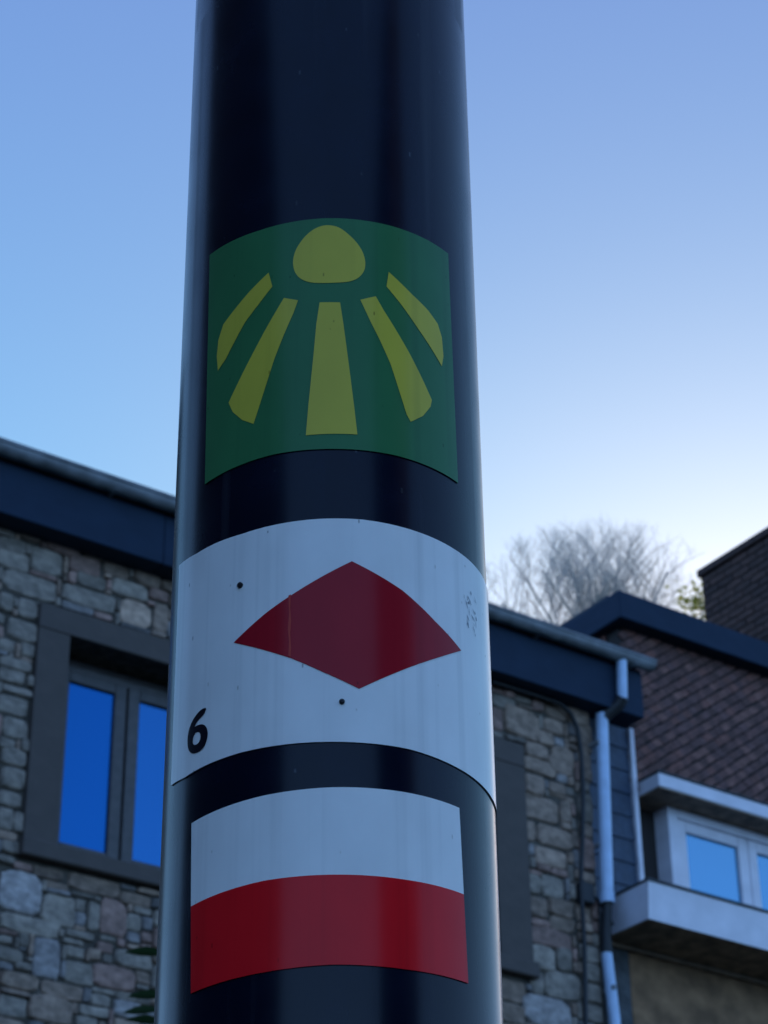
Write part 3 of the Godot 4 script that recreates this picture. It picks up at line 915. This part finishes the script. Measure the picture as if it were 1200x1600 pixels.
func opposite_houses() -> void:
	plain_house("brick_house", "tall dark brick house mirrored in the left of the post", Vector3(-16, 0, -4.2), Vector3(-7.4, 11.0, 12.4), M.dark_brick)
	plain_house("brick_house", "narrow dark brick house mirrored in the right of the post", Vector3(6.3, 0, 4.4), Vector3(9.6, 10.0, 8.6), M.dark_brick)

# ---------------------------------------------------------------- post and markers
func post() -> void:
	var root := thing("post", "round dark navy steel post carrying three trail markers", "post", POST)
	var st := begin()
	var seg := 180
	var ys := [0.12]
	var y := 0.3
	while y < 4.4:
		ys.append(y)
		y += 0.3
	ys.append(4.4)
	for i in ys.size() - 1:
		for k in seg:
			var a := 360.0 * k / seg
			var b := 360.0 * (k + 1) / seg
			for v in [[a, ys[i]], [b, ys[i + 1]], [b, ys[i]], [a, ys[i]], [a, ys[i + 1]], [b, ys[i + 1]]]:
				st.set_normal(on_post(v[0], 0, 1.0))
				st.set_uv(Vector2(v[0] / 360.0, -v[1] * 1.3))
				st.add_vertex(on_post(v[0], v[1] * 1000.0, POST_R))
	st.generate_tangents()
	part(root, "shaft", st.commit(), M.post_paint)
	part(root, "cap", tube([Vector3(0, 4.39, 0), Vector3(0, 4.43, 0), Vector3(0, 4.45, 0)], [0.063, 0.06, 0.03], 32), M.post_paint)
	part(root, "foot_plate", tube([Vector3(0, 0.12, 0), Vector3(0, 0.135, 0)], [0.13, 0.13], 32), M.post_paint)

func shell_marker() -> void:
	var t := thing("trail_marker", "green square trail marker with yellow shell rays, topmost on the post", "trail marker", POST + Vector3(0, EYE, 0))
	part(t, "backing", patch(GREEN, 0.0005, [], true), M.vinyl_green)
	part(t, "dome", patch(rounded(DOME, 2), 0.0007), M.vinyl_yellow)
	for r in [RAY_B, RAY_C, RAY_D]:
		part(t, "ray", patch(r, 0.0007), M.vinyl_yellow)
	for r in [RAY_A, RAY_E]:
		part(t, "ray", patch(r, 0.0007), M.vinyl_yellow)

func diamond_marker() -> void:
	var t := thing("trail_marker", "wide white trail marker with a red diamond and the number 6", "trail marker", POST + Vector3(0, EYE, 0))
	part(t, "backing", patch(BAND, 0.0005, [], true), M.vinyl_white)
	part(t, "diamond", patch(DIAMOND, 0.0007), M.vinyl_crimson)
	part(t, "numeral", patch(rounded(SIX, 1), 0.0007, rounded(SIX_HOLE, 1)), M.print_black)
	for s in [[-30.05, 409.6, 1.15], [5.67, 358.7, 1.0]]:
		var p := on_post(s[0], s[1], POST_R)
		var o := on_post(s[0], 0.0, 1.0)
		part(t, "pin_head", tube([p, p + o * 0.0012, p + o * 0.0016], [s[2] * 0.001, s[2] * 0.001, s[2] * 0.0005], 12), M.screw)
	# scuffs worn through the film near its right edge
	var r2 := RandomNumberGenerator.new()
	r2.seed = 3
	for k in 20:
		var c := Vector2(60.5 + r2.randf_range(-3.5, 3.5), 417.5 - k * 0.8 + r2.randf_range(-1, 1))
		var dir := Vector2.from_angle(r2.randf_range(-1.9, -0.4)) * Vector2(1.0, 1.1)
		var ln := r2.randf_range(0.5, 2.0)
		var wd := r2.randf_range(0.12, 0.35)
		var nr := Vector2(-dir.y, dir.x)
		var a := []
		for q in [c - dir * ln, c + nr * wd, c + dir * ln * 0.8 + nr * wd * r2.randf_range(0.2, 1.2), c + dir * ln, c - nr * wd * 0.8]:
			a.append(q.x)
			a.append(q.y)
		part(t, "scuff", patch(a, 0.0007), M.scuff)
	# a reflection painted as a warm streak down the diamond's left half
	part(t, "painted_glint", patch([-12.15, 401.2, -11.3, 401.6, -11.45, 396.0, -11.05, 391.0, -11.35, 386.0, -11.0, 380.0, -11.15, 376.8, -11.9, 377.2, -11.75, 383.0, -12.2, 388.0, -11.85, 394.0], 0.0009), M.glint_red)

func stripe_marker() -> void:
	var t := thing("trail_marker", "trail marker of a white stripe over a red stripe, lowest on the post", "trail marker", POST + Vector3(0, EYE, 0))
	part(t, "white_stripe", patch(WHITE_HALF, 0.0005, [], true), M.vinyl_white)
	part(t, "red_stripe", patch(RED_HALF, 0.0005, [], true), M.vinyl_red)

# ---------------------------------------------------------------- plants
func grow(st: SurfaceTool, at: Vector3, dir: Vector3, len: float, r: float, level: int, c: Vector3, rad: Vector3) -> void:
	var kids: Array = [0, 7, 6, 6, 4, 0]
	var end := at + dir * len + Vector3.UP * len * 0.05
	var k0 := ((end - c) / rad).length()
	if k0 > 1.0:
		# light and wind keep the crown round
		end = at.lerp(end, 0.45) if k0 > 1.25 else at.lerp(end, 0.75)
	var bend := Vector3(rng.randf_range(-1, 1), rng.randf_range(-0.2, 0.6), rng.randf_range(-1, 1)) * len * 0.07
	var mid := at.lerp(end, 0.5) + bend
	add_tube(st, [at, mid, end], [r, r * 0.8, r * 0.55], 6 if level < 2 else 3, false)
	if level >= 5:
		return
	for k in kids[level]:
		var f: float = 0.25 + 0.75 * (k + rng.randf()) / kids[level]
		var p := at.lerp(mid, f * 2.0) if f < 0.5 else mid.lerp(end, f * 2.0 - 1.0)
		if ((p - c) / rad).length() > 1.08:
			continue
		var side := Vector3(rng.randfn(), rng.randfn() * 0.3, rng.randfn()).normalized()
		var nd := (dir * 0.55 + side * 0.66 + Vector3.UP * 0.3).normalized()
		grow(st, p, nd, len * rng.randf_range(0.4, 0.58), r * rng.randf_range(0.34, 0.46), level + 1, c, rad)

func bare_tree() -> void:
	var x := 5.75
	var z := -55.0
	var base := hill(x, z) - 0.5
	var root := thing("bare_tree", "leafless pale tree with fine twigs behind the roofs", "tree", Vector3(x, base, z))
	var t := begin()
	var fork := 29.2 - base
	add_tube(t, [Vector3.ZERO, Vector3(0.1, fork * 0.5, 0), Vector3(0.0, fork + 1.0, 0.1)], [0.3, 0.22, 0.15], 10)
	part(root, "trunk", t.commit(), M.bark)
	var c := begin()
	var ctr := Vector3(-0.25, 31.9 - base, 0)
	var rad := Vector3(3.35, 2.2, 2.4)
	for k in 20:
		var a := TAU * k * 0.382 + rng.randf_range(-0.3, 0.3)
		var lean := 0.05 + 0.085 * k
		grow(c, Vector3(0, fork - 0.4 + 0.06 * k, 0), Vector3(cos(a) * lean, 1.0, sin(a) * lean).normalized(), 3.95 - 0.04 * k, 0.042, 1, ctr, rad)
	part(root, "crown", c.commit(), M.bark)

func leaf_mesh(l: float, w: float) -> Mesh:
	var st := begin()
	var rows := [[0.0, 0.05], [0.2, 0.7], [0.45, 1.0], [0.7, 0.75], [0.9, 0.3], [1.0, 0.0]]
	for k in rows.size() - 1:
		for s in [-1.0, 1.0]:
			var a := Vector3(0, 0, rows[k][0] * l)
			var b := Vector3(0, -0.02 * l, rows[k + 1][0] * l)
			a.y = -0.15 * l * pow(rows[k][0], 2)
			b.y = -0.15 * l * pow(rows[k + 1][0], 2)
			var c := b + Vector3(s * rows[k + 1][1] * w / 2, 0.12 * w * rows[k + 1][1], 0)
			var d := a + Vector3(s * rows[k][1] * w / 2, 0.12 * w * rows[k][1], 0)
			quad(st, a, b, c, d, Vector3.UP)
	return st.commit()

func yellow_tree() -> void:
	var x := 7.75
	var z := -50.0
	var base := hill(x, z) - 0.4
	var root := thing("young_tree", "slim young tree with a few yellow green leaves by the chimney", "tree", Vector3(x, base, z))
	var topy := 29.65 - base
	part(root, "trunk", tube([Vector3.ZERO, Vector3(0.1, topy * 0.5, 0), Vector3(0, topy, 0)], [0.12, 0.08, 0.015], 8), M.bark)
	var m := mat("yellow_leaf", lin(0.22, 0.20, 0.04), 0.6)
	m.backlight_enabled = true
	m.backlight = Color(0.5, 0.5, 0.1)
	var lf := leaf_mesh(0.14, 0.08)
	var st := begin()
	for k in 420:
		var p := Vector3(rng.randfn() * 0.3, topy - 0.45 + rng.randfn() * 0.32, rng.randfn() * 0.3)
		st.append_from(lf, 0, Transform3D(Basis.from_euler(Vector3(rng.randf_range(-1, 1), rng.randf() * TAU, rng.randf_range(-1, 1))), p))
	part(root, "crown", st.commit(), m)

func laurel() -> void:
	var x := -0.36
	var z := -6.0
	var root := thing("laurel_shrub", "dark green laurel shrub peeping out left of the post", "shrub", Vector3(x, 0, z))
	part(root, "stem", tube([Vector3.ZERO, Vector3(0.05, 1.6, 0.02), Vector3(0.0, 3.2, 0)], [0.05, 0.035, 0.012], 8), M.bark)
	var m := mat("laurel_leaf", lin(0.022, 0.045, 0.02), 0.4)
	m.backlight_enabled = true
	m.backlight = Color(0.1, 0.16, 0.05)
	var lf := leaf_mesh(0.11, 0.036)
	var st := begin()
	for k in 900:
		var q := Vector3(rng.randfn(), rng.randfn(), rng.randfn()).normalized() * pow(rng.randf(), 0.4)
		var p := Vector3(q.x * 0.30, 2.75 + q.y * 0.8, q.z * 0.32)
		st.append_from(lf, 0, Transform3D(Basis.from_euler(Vector3(rng.randf_range(-0.6, 0.9), rng.randf() * TAU, 0)), p))
	part(root, "crown", st.commit(), m)
	# the sprigs that stand clear of the crown
	var sp := [[Vector3(-0.25, 3.86, 0.0), 0.0], [Vector3(-0.24, 3.74, 0.0), 0.25], [Vector3(-0.24, 3.66, 0.02), -0.2], [Vector3(-0.26, 3.70, 0.0), 0.5]]
	for s in sp:
		var b := Basis.from_euler(Vector3(-0.15 + s[1] * 0.5, -PI / 2 + s[1], 0.5))
		var o := part(root, "sprig_leaf", lf, m, s[0])
		o.basis = b
	part(root, "twig", tube([Vector3(0, 3.1, 0), Vector3(-0.1, 3.5, 0), Vector3(-0.24, 3.87, 0)], [0.01, 0.007, 0.004], 6), M.bark)
